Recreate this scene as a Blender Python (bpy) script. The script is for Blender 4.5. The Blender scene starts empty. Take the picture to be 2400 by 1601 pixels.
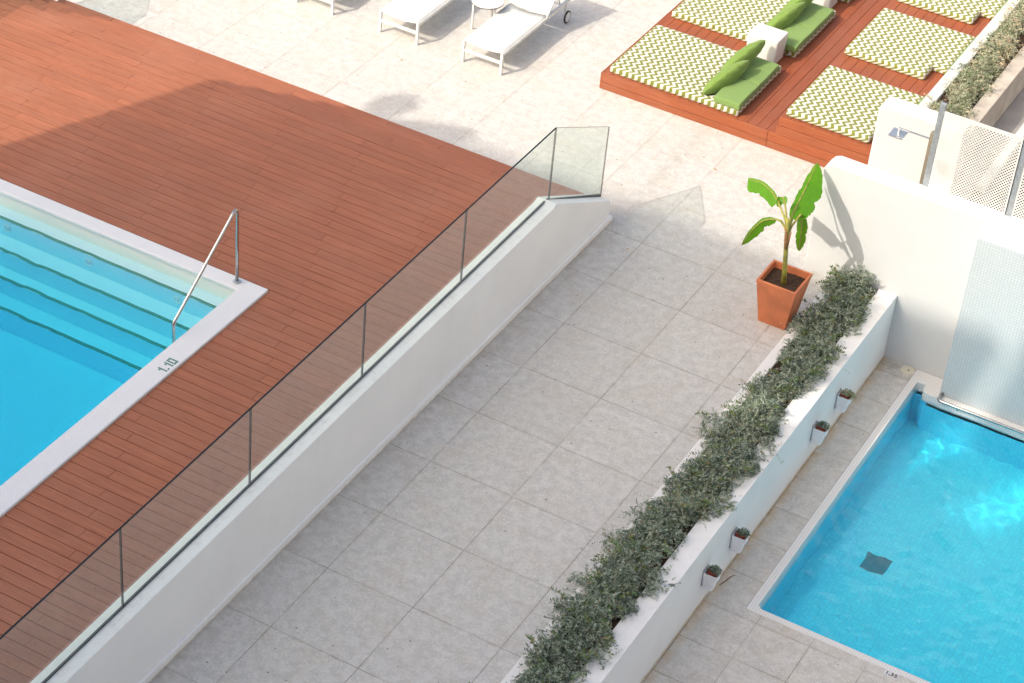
import bpy, bmesh, math, random
import numpy as np
from mathutils import Vector, Matrix
R = math.radians
C = bpy.context.scene.collection
SC = bpy.context.scene

# ------------------------------------------------------------------ camera
cam_d = bpy.data.cameras.new('camera'); cam = bpy.data.objects.new('camera', cam_d); C.objects.link(cam)
rt = Vector((0.86829557, 0.48972246, 0.07896022)); dn = Vector((0.35146697, -0.49504535, -0.7946075)); fw = Vector((-0.35004825, 0.71770608, -0.60196695))
cam.matrix_world = Matrix(((rt.x, -dn.x, -fw.x, 8.71308596), (rt.y, -dn.y, -fw.y, -13.18953268), (rt.z, -dn.z, -fw.z, 15.53946608), (0, 0, 0, 1)))
cam_d.sensor_width = 36; cam_d.lens = 36*5304.52/2400; cam_d.clip_start = 0.5; cam_d.clip_end = 500
SC.camera = cam
# ------------------------------------------------------------------ light
SUN = Vector((0.565, 1.065, -1.0))
el = math.atan2(1, math.hypot(0.565, 1.065))
w = bpy.data.worlds.new('World'); SC.world = w; w.use_nodes = True
nt = w.node_tree; bg = nt.nodes['Background']
sk = nt.nodes.new('ShaderNodeTexSky'); sk.sky_type = 'NISHITA'; sk.sun_disc = False
sk.sun_elevation = el; sk.sun_rotation = R(208); sk.air_density = 1.0; sk.dust_density = 5.0; sk.ozone_density = 1.0
nt.links.new(sk.outputs[0], bg.inputs[0]); bg.inputs[1].default_value = 0.15
sd = bpy.data.lights.new('sun', 'SUN'); sd.energy = 1.6; sd.angle = R(0.5); sd.color = (1.0, 0.965, 0.905)
so = bpy.data.objects.new('sun', sd); C.objects.link(so); so.rotation_euler = SUN.to_track_quat('-Z', 'Y').to_euler(); so.location = (-20, -30, 40)
SC.view_settings.view_transform = 'Standard'; SC.view_settings.look = 'None'; SC.view_settings.exposure = 0.97; SC.view_settings.use_white_balance = True; SC.view_settings.white_balance_temperature = 7300; SC.view_settings.white_balance_tint = 8; SC.view_settings.gamma = 1
SC.render.engine = 'CYCLES'
SC.cycles.max_bounces = 12; SC.cycles.transparent_max_bounces = 16; SC.cycles.transmission_bounces = 8; SC.cycles.diffuse_bounces = 5

# ------------------------------------------------------------------ helpers
def tag(o, label=None, cat=None, group=None, kind=None):
    if label: o['label'] = label
    if cat: o['category'] = cat
    if group: o['group'] = group
    if kind: o['kind'] = kind
    return o
def empty(name, loc, label, cat, group=None, rz=0):
    o = bpy.data.objects.new(name, None); C.objects.link(o); o.location = loc; o.rotation_euler = (0, 0, rz)
    return tag(o, label, cat, group)
def copy_tree(o, parent=None):
    c = o.copy(); C.objects.link(c); c.parent = parent
    for ch in [x for x in bpy.data.objects if x.parent == o]:
        copy_tree(ch, c)
    return c
class MB:
    def __init__(s): s.v = []; s.f = []; s.m = []; s.col = []; s.cur = 0; s.c = 0.5
    def add(s, vs, fs, m=None):
        b = len(s.v); s.v += [tuple(p) for p in vs]
        for f in fs: s.f.append([b+i for i in f]); s.m.append(s.cur if m is None else m); s.col.append(s.c)
    def box(s, x0, x1, y0, y1, z0, z1, m=None):
        s.add([(x0,y0,z0),(x1,y0,z0),(x1,y1,z0),(x0,y1,z0),(x0,y0,z1),(x1,y0,z1),(x1,y1,z1),(x0,y1,z1)],
              [(3,2,1,0),(4,5,6,7),(0,1,5,4),(1,2,6,5),(2,3,7,6),(3,0,4,7)], m)
    def prism(s, poly, a, b, axis='x', m=None):   # poly in the two other axes, extruded a..b
        n = len(poly)
        def P(t, q): return {'x': (t, q[0], q[1]), 'y': (q[0], t, q[1]), 'z': (q[0], q[1], t)}[axis]
        s.add([P(a, q) for q in poly]+[P(b, q) for q in poly],
              [tuple(range(n))[::-1], tuple(range(n, 2*n))]+[(i, (i+1) % n, (i+1) % n+n, i+n) for i in range(n)], m)
    def tube(s, pts, r, n=12, m=None, caps=True):
        pts = [Vector(p) for p in pts]; rs = r if isinstance(r, (list, tuple)) else [r]*len(pts)
        vs = []; u = None
        for i, p in enumerate(pts):
            d = (pts[min(i+1, len(pts)-1)]-pts[max(i-1, 0)]).normalized()
            if u is None:
                u = d.orthogonal().normalized()
            u = (u-d*u.dot(d)).normalized(); vv = d.cross(u)
            for k in range(n):
                a = 2*math.pi*k/n; vs.append(p+(u*math.cos(a)+vv*math.sin(a))*rs[i])
        fs = [(i*n+k, i*n+(k+1) % n, (i+1)*n+(k+1) % n, (i+1)*n+k) for i in range(len(pts)-1) for k in range(n)]
        if caps: fs += [tuple(range(n))[::-1], tuple(range((len(pts)-1)*n, len(pts)*n))]
        s.add(vs, fs, m)
    def build(s, name, mats, parent=None, smooth=False, bevel=0, seg=2, auto=None):
        o0 = parent.matrix_basis.translation if parent is not None else Vector((0, 0, 0))
        g = Vector((0, 0, 0)); p = parent
        while p is not None: g += p.location; p = p.parent
        me = bpy.data.meshes.new(name); me.from_pydata([(v[0]-g.x, v[1]-g.y, v[2]-g.z) for v in s.v], [], s.f)
        mats = mats if isinstance(mats, (list, tuple)) else [mats]
        for mm in mats: me.materials.append(mm)
        me.polygons.foreach_set('material_index', s.m)
        a = me.attributes.new('rnd', 'FLOAT', 'FACE'); a.data.foreach_set('value', s.col)
        bm = bmesh.new(); bm.from_mesh(me); bmesh.ops.recalc_face_normals(bm, faces=bm.faces); bm.to_mesh(me); bm.free()
        o = bpy.data.objects.new(name, me); C.objects.link(o)
        if parent is not None: o.parent = parent
        if smooth:
            for f in me.polygons: f.use_smooth = True
        if bevel:
            bv = o.modifiers.new('b', 'BEVEL'); bv.width = bevel; bv.segments = seg; bv.limit_method = 'ANGLE'; bv.angle_limit = R(35)
            for f in me.polygons: f.use_smooth = True
            bv.harden_normals = True
        me.update()
        return o
def struct(o): o['kind'] = 'structure'; return o
def arc(cx, cy, r, a0, a1, n=6): return [(cx+r*math.cos(R(a0+(a1-a0)*i/n)), cy+r*math.sin(R(a0+(a1-a0)*i/n))) for i in range(n+1)]

# ------------------------------------------------------------------ material kit
class N:
    def __init__(s, name):
        s.mat = bpy.data.materials.new(name); s.mat.use_nodes = True; s.t = s.mat.node_tree; s.t.nodes.clear()
        s.out = s.t.nodes.new('ShaderNodeOutputMaterial')
    def n(s, typ, **kw):
        x = s.t.nodes.new('ShaderNode'+typ)
        for k, v in kw.items():
            if k.startswith('i_'):
                key = k[2:]; key = int(key) if key.isdigit() else key.replace('_', ' ')
                s.put(x.inputs[key], v)
            else: setattr(x, k, v)
        return x
    def put(s, sock, v):
        if isinstance(v, bpy.types.NodeSocket): s.t.links.new(v, sock)
        elif isinstance(v, (tuple, list)) and len(v) == 3 and sock.type == 'RGBA': sock.default_value = (*v, 1)
        else: sock.default_value = v
    def math(s, op, a, b=0.0, c=0.0, clamp=False):
        x = s.n('Math', operation=op, use_clamp=clamp); s.put(x.inputs[0], a); s.put(x.inputs[1], b); s.put(x.inputs[2], c); return x.outputs[0]
    def mix(s, f, a, b, mode='MIX'):
        x = s.n('Mix', data_type='RGBA', blend_type=mode); s.put(x.inputs[0], f); s.put(x.inputs[6], a); s.put(x.inputs[7], b); return x.outputs[2]
    def ramp(s, f, lo, hi, a=0.0, b=1.0):
        x = s.n('MapRange', clamp=True); s.put(x.inputs[0], f); s.put(x.inputs[1], lo); s.put(x.inputs[2], hi); s.put(x.inputs[3], a); s.put(x.inputs[4], b); return x.outputs[0]
    def pos(s, obj=False):
        if obj: v = s.n('TexCoord').outputs['Object']
        else: v = s.n('NewGeometry').outputs['Position']
        x = s.n('SeparateXYZ'); s.put(x.inputs[0], v); return v, x.outputs[0], x.outputs[1], x.outputs[2]
    def noise(s, vec, scale, detail=3, rough=0.5, dist=0.0):
        x = s.n('TexNoise'); s.put(x.inputs['Vector'], vec); x.inputs['Scale'].default_value = scale; x.inputs['Detail'].default_value = detail
        x.inputs['Roughness'].default_value = rough; x.inputs['Distortion'].default_value = dist; return x.outputs[0]
    def vscale(s, v, sc):
        x = s.n('VectorMath', operation='MULTIPLY'); s.put(x.inputs[0], v); x.inputs[1].default_value = sc; return x.outputs[0]
    def bump(s, h, strength=0.3, dist=0.01, nrm=None):
        x = s.n('Bump'); x.inputs['Strength'].default_value = strength; x.inputs['Distance'].default_value = dist; s.put(x.inputs['Height'], h)
        if nrm is not None: s.put(x.inputs['Normal'], nrm)
        return x.outputs[0]
    def bsdf(s, col, rough=0.6, nrm=None, metal=0.0, spec=0.5, **kw):
        b = s.n('BsdfPrincipled'); s.put(b.inputs['Base Color'], col); s.put(b.inputs['Roughness'], rough); s.put(b.inputs['Metallic'], metal); b.inputs['Specular IOR Level'].default_value = spec
        if nrm is not None: s.put(b.inputs['Normal'], nrm)
        for k, v in kw.items(): s.put(b.inputs[k.replace('_', ' ')], v)
        s.t.links.new(b.outputs[0], s.out.inputs[0]); return b
    def line(s, c, period, off, width):   # 1 on a grid line
        t = s.math('DIVIDE', s.math('SUBTRACT', c, off), period)
        t = s.math('ABSOLUTE', s.math('SUBTRACT', t, s.math('ROUND', t)))
        return s.math('LESS_THAN', t, width/2/period)
def plain(name, col, rough=0.5, metal=0.0, spec=0.5, var=0.06, sc=6, bump=0.0, bsc=40):
    k = N(name); v, x, y, z = k.pos()
    f = k.noise(v, sc, 4)
    c = k.mix(k.ramp(f, .3, .7), tuple(a*(1-var) for a in col), tuple(min(1, a*(1+var)) for a in col))
    nr = k.bump(k.noise(v, bsc, 3), bump, .005) if bump else None
    k.bsdf(c, rough, nr, metal, spec); return k.mat

def paving(name, px, ox, py, oy, warm=1.0):
    k = N(name); v, x, y, z = k.pos()
    big = k.noise(v, 1.1, 5, .6); mid = k.noise(v, 9, 4, .6); fine = k.noise(v, 34, 3, .75)
    base = k.mix(k.ramp(mid, .38, .62), (.52, .505, .49), (.63, .61, .59))
    base = k.mix(k.ramp(k.noise(v, 2.4, 6, .7), .48, .70, 0, .5), base, (.54, .475, .40))
    base = k.mix(k.ramp(fine, .53, .62, 0, .55), base, (.74, .735, .72))
    base = k.mix(k.ramp(k.noise(v, 27, 4, .8), .54, .68, 0, .5), base, (.40, .375, .345))
    # each slab slightly different
    ix = k.math('FLOOR', k.math('DIVIDE', k.math('SUBTRACT', x, ox), px)); iy = k.math('FLOOR', k.math('DIVIDE', k.math('SUBTRACT', y, oy), py))
    cb = k.n('CombineXYZ'); k.put(cb.inputs[0], ix); k.put(cb.inputs[1], iy)
    wn = k.n('TexWhiteNoise', noise_dimensions='3D'); k.put(wn.inputs[0], cb.outputs[0])
    base = k.mix(k.ramp(wn.outputs[0], 0, 1, 0, .14), base, (.42, .40, .38))
    # dark specks and rusty blotches
    vo = k.n('TexVoronoi', feature='F1'); k.put(vo.inputs['Vector'], v); vo.inputs['Scale'].default_value = 9.0
    sw = k.n('SeparateColor'); k.put(sw.inputs[0], vo.outputs['Color'])
    sp = k.math('MULTIPLY', k.math('LESS_THAN', vo.outputs['Distance'], k.math('MULTIPLY', sw.outputs[0], .11)), k.math('LESS_THAN', sw.outputs[1], .45))
    base = k.mix(k.math('MULTIPLY', sp, .75), base, (.16, .115, .08))
    vo2 = k.n('TexVoronoi', feature='F1'); k.put(vo2.inputs['Vector'], v); vo2.inputs['Scale'].default_value = 24.0
    sw2 = k.n('SeparateColor'); k.put(sw2.inputs[0], vo2.outputs['Color'])
    sp2 = k.math('MULTIPLY', k.math('LESS_THAN', vo2.outputs['Distance'], k.math('MULTIPLY', sw2.outputs[0], .22)), k.math('LESS_THAN', sw2.outputs[1], .3))
    base = k.mix(k.math('MULTIPLY', sp2, k.ramp(mid, .42, .62, .05, .55)), base, (.33, .27, .21))
    rust = k.noise(v, 3.1, 6, .75)
    base = k.mix(k.ramp(rust, .60, .76, 0, .45), base, (.46, .32, .20))
    if px < .9:
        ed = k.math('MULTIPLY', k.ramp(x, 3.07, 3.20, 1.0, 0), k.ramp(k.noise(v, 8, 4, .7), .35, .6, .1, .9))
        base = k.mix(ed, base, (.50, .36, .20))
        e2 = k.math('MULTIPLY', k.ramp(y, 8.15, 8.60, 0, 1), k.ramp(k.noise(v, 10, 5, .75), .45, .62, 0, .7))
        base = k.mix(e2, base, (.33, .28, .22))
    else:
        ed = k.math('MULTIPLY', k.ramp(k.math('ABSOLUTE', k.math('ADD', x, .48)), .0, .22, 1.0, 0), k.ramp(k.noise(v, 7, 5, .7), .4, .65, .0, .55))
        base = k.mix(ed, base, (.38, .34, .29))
    # joints
    wob = k.math('MULTIPLY', k.math('SUBTRACT', k.noise(v, 2.5, 2), .5), .006)
    far = k.ramp(y, 7.8, 9.2, 1.0, .16)  # joint fade over the sunlit paving puts washed-out light into the colour
    far2 = k.ramp(y, 7.8, 9.2, 1.0, .55)
    l = k.math('MAXIMUM', k.math('MULTIPLY', k.line(k.math('ADD', x, wob), px, ox, .0085), far2), k.math('MULTIPLY', k.line(k.math('ADD', y, wob), py, oy, .0085), far))
    jn = k.ramp(k.noise(v, 1.7, 2), .32, .6, .25, .8)
    jc = k.mix(k.ramp(k.noise(v, 14, 3), .4, .6), (.12, .10, .085), (.30, .26, .22))
    lw = k.math('MAXIMUM', k.line(x, px, ox, .05), k.line(y, py, oy, .05))
    base = k.mix(k.math('MULTIPLY', lw, k.ramp(k.noise(v, 5, 4), .45, .75, 0, .35)), base, (.38, .31, .24))
    col = k.mix(k.math('MULTIPLY', l, jn), base, jc)
    hgt = k.math('SUBTRACT', k.math('MULTIPLY', fine, .15), l)
    k.bsdf(col, k.ramp(mid, .3, .7, .55, .8), k.bump(hgt, .35, .003), spec=.35); return k.mat

def wood(name, axis='x', dark=1.0, ca=(.30, .098, .050), cb=(.50, .180, .098)):
    k = N(name); v, x, y, z = k.pos()
    sc = (1.2, 26, 26) if axis == 'x' else (26, 1.2, 26)
    at = k.n('Attribute', attribute_name='rnd').outputs['Fac']
    off = k.n('CombineXYZ'); k.put(off.inputs[0], k.math('MULTIPLY', at, 37.0)); k.put(off.inputs[1], k.math('MULTIPLY', at, 17.0))
    va = k.n('VectorMath', operation='ADD'); k.put(va.inputs[0], k.vscale(v, sc)); k.put(va.inputs[1], off.outputs[0])
    g = k.noise(va.outputs[0], 2.2, 6, .65); big = k.noise(v, .9, 4, .6)
    a = ca; b = cb
    c = k.mix(k.ramp(g, .3, .72), a, b)
    c = k.mix(k.ramp(at, 0, 1, 0, .35), c, (.30*dark, .12*dark, .07*dark))
    c = k.mix(k.ramp(big, .5, .75, 0, .28), c, (.50*dark, .235*dark, .16*dark))
    # fine reeding along the board
    cc = y if axis == 'x' else x
    st = k.math('SINE', k.math('MULTIPLY', cc, 2*math.pi/.011))
    vs = k.noise(k.vscale(v, (5, 5, 5)), 6, 3, .7)
    c = k.mix(k.ramp(vs, .68, .82, 0, .25), c, (.55, .36, .27))
    h = k.math('ADD', k.math('MULTIPLY', st, .25), k.math('MULTIPLY', g, .6))
    k.bsdf(c, k.ramp(g, .3, .7, .45, .62), k.bump(h, .35, .0025), spec=.4); return k.mat

def mosaic(name, col, col2, grout, tile=.025, gw=.0035, rough=.25, gf=.8):
    k = N(name); v, x, y, z = k.pos()
    nn = k.n('SeparateXYZ'); k.put(nn.inputs[0], k.n('NewGeometry').outputs['True Normal'])
    L = 0.0
    for c, i in ((x, 0), (y, 1), (z, 2)):
        msk = k.math('LESS_THAN', k.math('ABSOLUTE', nn.outputs[i]), .7)
        li = k.math('MULTIPLY', k.line(c, tile, .0004, gw), msk)
        L = li if isinstance(L, float) else k.math('MAXIMUM', L, li)
    q = k.n('VectorMath', operation='SNAP'); k.put(q.inputs[0], k.vscale(v, (1, 1, 1))); q.inputs[1].default_value = (tile,)*3
    wn = k.n('TexWhiteNoise', noise_dimensions='3D'); k.put(wn.inputs[0], q.outputs[0])
    c = k.mix(k.ramp(wn.outputs[0], 0, 1, 0, .55), col, col2)
    c = k.mix(k.ramp(k.noise(v, 2.2, 4), .45, .75, 0, .3), c, col2)
    c = k.mix(k.math('MULTIPLY', L, gf), c, grout)
    k.bsdf(c, rough, k.bump(k.math('SUBTRACT', 0.0, L), .25, .002), spec=.5); return k.mat

def stucco(name, col=(.80, .795, .79), stain=(.55, .50, .42), amt=.25, base_z=None, cap=False):
    k = N(name); v, x, y, z = k.pos()
    c = k.mix(k.ramp(k.noise(v, 1.3, 5, .6), .3, .7), tuple(a*.94 for a in col), col)
    c = k.mix(k.ramp(k.noise(k.vscale(v, (1, 1, .35)), 3.5, 6, .7), .6, .85, 0, amt), c, stain)
    nn = k.n('SeparateXYZ'); k.put(nn.inputs[0], k.n('NewGeometry').outputs['Normal'])
    up = k.math('GREATER_THAN', nn.outputs[2], .6)
    d = k.noise(v, 11, 5, .7)
    c = k.mix(k.math('MULTIPLY', up, k.ramp(d, .52, .80, 0, .28)), c, (.58, .53, .48))
    if cap:
        cm = k.math('MULTIPLY', k.math('LESS_THAN', k.math('ABSOLUTE', k.math('ADD', x, .655)), .04), k.math('GREATER_THAN', z, .5))
        c = k.mix(k.math('MULTIPLY', cm, k.ramp(k.noise(v, 6, 8, .8), .5, .7, .0, .4)), c, (.55, .50, .47))
        drip = k.noise(k.vscale(v, (1, 5, .25)), 3.0, 5, .7)
        c = k.mix(k.ramp(drip, .58, .8, 0, .12), c, (.52, .49, .45))
    if base_z is not None:
        b = k.ramp(k.math('ADD', z, k.math('MULTIPLY', k.noise(v, 12, 4), .08)), base_z+.035, base_z+.09, .8, 0)
        c = k.mix(b, c, (.58, .46, .31))
    k.bsdf(c, .75, k.bump(k.noise(v, 60, 3, .6), .12, .004), spec=.25); return k.mat

def chevron(name):
    k = N(name); v, x, y, z = k.pos(True)
    px_, py_, amp = .094, .125, .06
    vv = k.math('ADD', y, z); uu = k.math('SUBTRACT', x, z)
    wv = k.math('MULTIPLY', k.math('SUBTRACT', k.noise(v, 2.5, 3), .5), .03); uu = k.math('ADD', uu, wv)
    t = k.math('FRACT', k.math('DIVIDE', k.math('ADD', vv, 10.0), py_))
    tri = k.math('ABSOLUTE', k.math('SUBTRACT', k.math('MULTIPLY', t, 2), 1.0))
    u = k.math('FRACT', k.math('DIVIDE', k.math('ADD', k.math('ADD', uu, 10.0), k.math('MULTIPLY', tri, amp)), px_))
    m = k.math('LESS_THAN', u, .5)
    g = k.mix(k.ramp(k.noise(v, 30, 3), .35, .65), (.18, .21, .045), (.23, .24, .065))
    wh = k.mix(k.ramp(k.noise(v, 5, 3), .35, .65), (.60, .59, .55), (.65, .64, .60))
    c = k.mix(m, g, wh)
    h = k.math('ADD', k.math('MULTIPLY', k.noise(v, 4, 3), 1.5), k.math('MULTIPLY', k.noise(v, 300, 2), .06))
    k.bsdf(c, .9, k.bump(h, .35, .02), spec=.15, Sheen_Weight=.1); return k.mat

def fabric(name, c1, c2, wr=9, st=.4):
    k = N(name); v, x, y, z = k.pos(True)
    c = k.mix(k.ramp(k.noise(v, 60, 4, .8), .3, .7), c1, c2)
    h = k.math('ADD', k.math('MULTIPLY', k.noise(v, wr, 4, .6, .8), 1.0), k.math('MULTIPLY', k.noise(v, 400, 2), .04))
    k.bsdf(c, .85, k.bump(h, st, .03), spec=.2, Sheen_Weight=.15); return k.mat

def leafmat(name, cols, rough=.55, trans=.25):
    k = N(name); at = k.n('Attribute', attribute_name='rnd').outputs['Fac']
    cr = k.n('ValToRGB'); k.put(cr.inputs[0], at); e = cr.color_ramp.elements
    while len(e) < len(cols): e.new(.5)
    for i, (p, c) in enumerate(cols): e[i].position = p; e[i].color = (*c, 1)
    b = k.bsdf(cr.outputs[0], rough, spec=.35)
    if trans:
        tr = k.n('BsdfTranslucent'); k.put(tr.inputs[0], cr.outputs[0]); ms = k.n('MixShader'); ms.inputs[0].default_value = trans
        k.t.links.new(b.outputs[0], ms.inputs[1]); k.t.links.new(tr.outputs[0], ms.inputs[2]); k.t.links.new(ms.outputs[0], k.out.inputs[0])
    return k.mat

def glassmat(name, tint=(.87, .935, .91), ior=1.5):
    k = N(name); fr = k.n('Fresnel'); fr.inputs[0].default_value = ior
    t = k.n('BsdfTransparent'); k.put(t.inputs[0], tint); g = k.n('BsdfGlossy'); g.inputs['Roughness'].default_value = 0.01; k.put(g.inputs[0], (1, 1, 1))
    bf = k.n('NewGeometry').outputs['Backfacing']; fac = k.math('MULTIPLY', k.math('MULTIPLY', fr.outputs[0], 2.0), k.math('SUBTRACT', 1.0, bf), clamp=True)
    ms = k.n('MixShader'); k.put(ms.inputs[0], fac); k.t.links.new(t.outputs[0], ms.inputs[1]); k.t.links.new(g.outputs[0], ms.inputs[2])
    k.t.links.new(ms.outputs[0], k.out.inputs[0]); return k.mat

def watermat(name, dens, colr, ripple, refr=False):
    k = N(name); v, x, y, z = k.pos()
    h = 0.0
    for sc, am, di in ripple:
        t = k.math('MULTIPLY', k.noise(v, sc, 2, .5, di), am); h = t if isinstance(h, float) else k.math('ADD', h, t)
    nr = k.bump(h, 1.0, 1.0) if ripple else k.n('NewGeometry').outputs['Normal']
    fr = k.n('Fresnel'); fr.inputs[0].default_value = 1.33; k.put(fr.inputs['Normal'], nr)
    if refr:
        t = k.n('BsdfRefraction'); k.put(t.inputs[0], (1, 1, 1)); t.inputs['IOR'].default_value = 1.18; t.inputs['Roughness'].default_value = 0; k.put(t.inputs['Normal'], nr)
    else:
        t = k.n('BsdfTransparent'); k.put(t.inputs[0], (1, 1, 1))
    g = k.n('BsdfGlossy'); g.inputs['Roughness'].default_value = .02; k.put(g.inputs['Normal'], nr); k.put(g.inputs[0], (1, 1, 1))
    fr2 = k.n('Fresnel'); fr2.inputs[0].default_value = 1.18
    bf_ = k.n('NewGeometry').outputs['Backfacing']
    fac = k.math('ADD', k.math('MULTIPLY', fr.outputs[0], k.math('SUBTRACT', 1.0, bf_)), k.math('MULTIPLY', fr2.outputs[0], bf_)) if refr else k.math('MULTIPLY', fr.outputs[0], k.math('SUBTRACT', 1.0, k.n('NewGeometry').outputs['Backfacing']))
    ms = k.n('MixShader'); k.put(ms.inputs[0], fac); k.t.links.new(t.outputs[0], ms.inputs[1]); k.t.links.new(g.outputs[0], ms.inputs[2])
    k.t.links.new(ms.outputs[0], k.out.inputs[0])
    if not dens: return k.mat
    va = k.n('VolumeAbsorption'); k.put(va.inputs[0], colr); va.inputs[1].default_value = dens
    k.t.links.new(va.outputs[0], k.out.inputs['Volume']); return k.mat

M = {}
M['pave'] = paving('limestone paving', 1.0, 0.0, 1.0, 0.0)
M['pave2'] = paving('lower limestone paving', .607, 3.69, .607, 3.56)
M['wood'] = wood('deck boards', 'x'); M['woody'] = wood('platform boards', 'y', .8, (.27, .066, .027), (.38, .105, .048)); M['woodf'] = wood('fascia boards', 'x', .8, (.27, .063, .024), (.40, .115, .048))
M['gap'] = plain('dark gap', (.035, .02, .015), .9)
M['coping'] = mosaic('white mosaic coping', (.86, .86, .87), (.80, .80, .82), (.62, .62, .66), gf=.6)
M['basin'] = mosaic('pool mosaic', (.74, .86, .90), (.66, .81, .87), (.50, .70, .78), gf=.6)
M['basin2'] = mosaic('small pool mosaic', (.03, .78, .97), (.015, .62, .90), (.03, .58, .78), tile=.05, gw=.006, gf=.7)
M['cream'] = mosaic('pale waterline mosaic', (.78, .82, .78), (.72, .77, .73), (.55, .58, .52), gf=.6)
M['green'] = mosaic('green mosaic', (.01, .20, .13), (.0, .13, .09), (.35, .55, .50), gf=.9)
M['mosaicwall'] = mosaic('white wall mosaic', (.62, .66, .69), (.54, .60, .64), (.40, .50, .57), tile=.036, gw=.008, gf=.75, rough=.2)
M['mosaicwall2'] = mosaic('shower wall mosaic', (.66, .66, .65), (.62, .62, .61), (.70, .71, .70), tile=.033, gw=.005, gf=.7, rough=.3)
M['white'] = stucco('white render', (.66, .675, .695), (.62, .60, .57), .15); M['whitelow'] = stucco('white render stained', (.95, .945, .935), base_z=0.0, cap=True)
M['planter'] = stucco('planter render', (.88, .89, .91), (.74, .72, .70), .15, base_z=-.82)
M['rim'] = stucco('planter rim render', (.86, .84, .84), (.6, .48, .36), .3)
M['glass'] = glassmat('glass'); M['gedge'] = plain('glass edge', (.012, .02, .02), .25)
M['steel'] = plain('brushed steel', (.55, .54, .53), .22, 1.0, var=.1, sc=20)
M['chrome'] = plain('satin chrome', (.60, .61, .63), .35, .8)
M['galv'] = plain('galvanised steel', (.42, .46, .50), .5, .6, var=.15, sc=25)
M['whitemetal'] = plain('white powder coat', (.68, .68, .67), .4)
M['sling'] = plain('white sling fabric', (.66, .67, .66), .8, bump=.1, bsc=400)
M['black'] = plain('black rubber', (.015, .015, .015), .5)
M['plastic'] = plain('white plastic', (.68, .68, .70), .35)
M['lilac'] = plain('white pot plastic', (.88, .89, .94), .4)
M['terra'] = plain('terracotta', (.64, .205, .095), .7, var=.2, sc=3.5, bump=.05)
M['terra2'] = plain('red pot', (.30, .05, .03), .6)
M['soil'] = plain('soil', (.055, .03, .018), .95, var=.7, sc=60, bump=1.0, bsc=90)
M['conc'] = plain('concrete', (.50, .45, .40), .85, var=.15, sc=4, bump=.2)
M['concdark'] = plain('grey render', (.33, .31, .30), .85, var=.12, sc=4, bump=.1)
M['orange'] = plain('terracotta render', (.47, .22, .11), .85, var=.12, sc=5, bump=.1)
M['chev'] = chevron('zigzag fabric')
M['cush'] = fabric('green cushion fabric', (.16, .27, .075), (.22, .34, .12), 6, .15)
M['pillow'] = fabric('green pillow fabric', (.14, .24, .045), (.20, .31, .08), 7, .5)

# ------------------------------------------------------------------ ground
def sheet_with_hole(name, mat, xs, ys, z, hole):
    m = MB()
    for i in range(len(xs)-1):
        for j in range(len(ys)-1):
            if (i, j) in hole: continue
            m.add([(xs[i], ys[j], z), (xs[i+1], ys[j], z), (xs[i+1], ys[j+1], z), (xs[i], ys[j+1], z)], [(0, 1, 2, 3)])
    return struct(m.build(name, mat))
m = MB()
m.add([(-.6, -60, 0), (2.30, -60, 0), (2.30, 8.8, 0), (2.30, 40, 0), (-.6, 40, 0)], [(0, 1, 2, 3, 4)])
m.add([(-60, 8, 0), (-.6, 8, 0), (-.6, 40, 0), (-60, 40, 0)], [(0, 1, 2, 3)])
m.add([(2.30, 8.8, 0), (3.0, 8.8, 0), (3.0, 11.5, 0), (2.30, 11.5, 0)], [(0, 1, 2, 3)])
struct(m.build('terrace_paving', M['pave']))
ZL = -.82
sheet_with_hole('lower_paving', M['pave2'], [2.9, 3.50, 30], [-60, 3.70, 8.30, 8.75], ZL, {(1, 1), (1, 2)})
m = MB(); m.add([(2.77, 8.96, -3.1), (12, 8.96, -3.1), (12, 11.3, -3.1), (2.77, 11.3, -3.1)], [(0, 1, 2, 3)]); struct(m.build('shade_pit', plain('shade dark ground', (.04, .038, .036), .9)))  # near-black ground puts the shade behind the fence into its colour
m = MB(); m.add([(-90, -90, -3.2), (90, -90, -3.2), (90, 90, -3.2), (-90, 90, -3.2)], [(0, 1, 2, 3)])
struct(m.build('ground', M['conc']))

# ------------------------------------------------------------------ deck
rng = random.Random(5)
DZ = .85
def planks(m, x0, x1, y, w, z0, z1, row, L=2.2, gap=.004):
    s = (row*.05 + (L/2 if row % 2 else 0)) % L
    xs = [x0]; t = x0 - (x0 % L) + s
    while t < x1:
        if t > x0+.05: xs.append(t)
        t += L
    xs.append(x1)
    for a, b in zip(xs[:-1], xs[1:]):
        m.c = rng.random(); m.box(a+gap*.55, b-gap*.55, y, y+w-.002, z0, z1)
m = MB()
row = 0; y = 6.95-.136
while y > -8:
    x0 = -14 if (y+.06 > 3.58 or y < -2.04) else -2.475
    planks(m, x0, -.80, y, .133, DZ-.03, DZ, row); y -= .140; row += 1
deck = struct(m.build('deck', M['wood']))
m = MB(); m.box(-14, -.79, 3.60, 6.90, 0.02, DZ-.035); m.box(-2.44, -.79, -8, 3.60, 0.02, DZ-.035); m.box(-14, -2.44, -8, -1.92, .02, DZ-.035); struct(m.build('deck_base', M['gap']))
m = MB(); row = 3
for i in range(1, 5):
    zt = DZ-.17*i; ye = 6.95+.34*i
    for kk in range(3):
        planks(m, -9.1, -.80, ye-(kk+1)*.118+.0, .114, zt-.028, zt, row); row += 1
    m.c = .5; m.box(-9.1, -.80, ye-.345, ye-.03, zt-.17 if i < 4 else .003, zt-.032)
m.box(-9.1, -.80, 6.85, 6.925, .5, DZ-.032)
struct(m.build('deck_steps', M['wood']))

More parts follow.
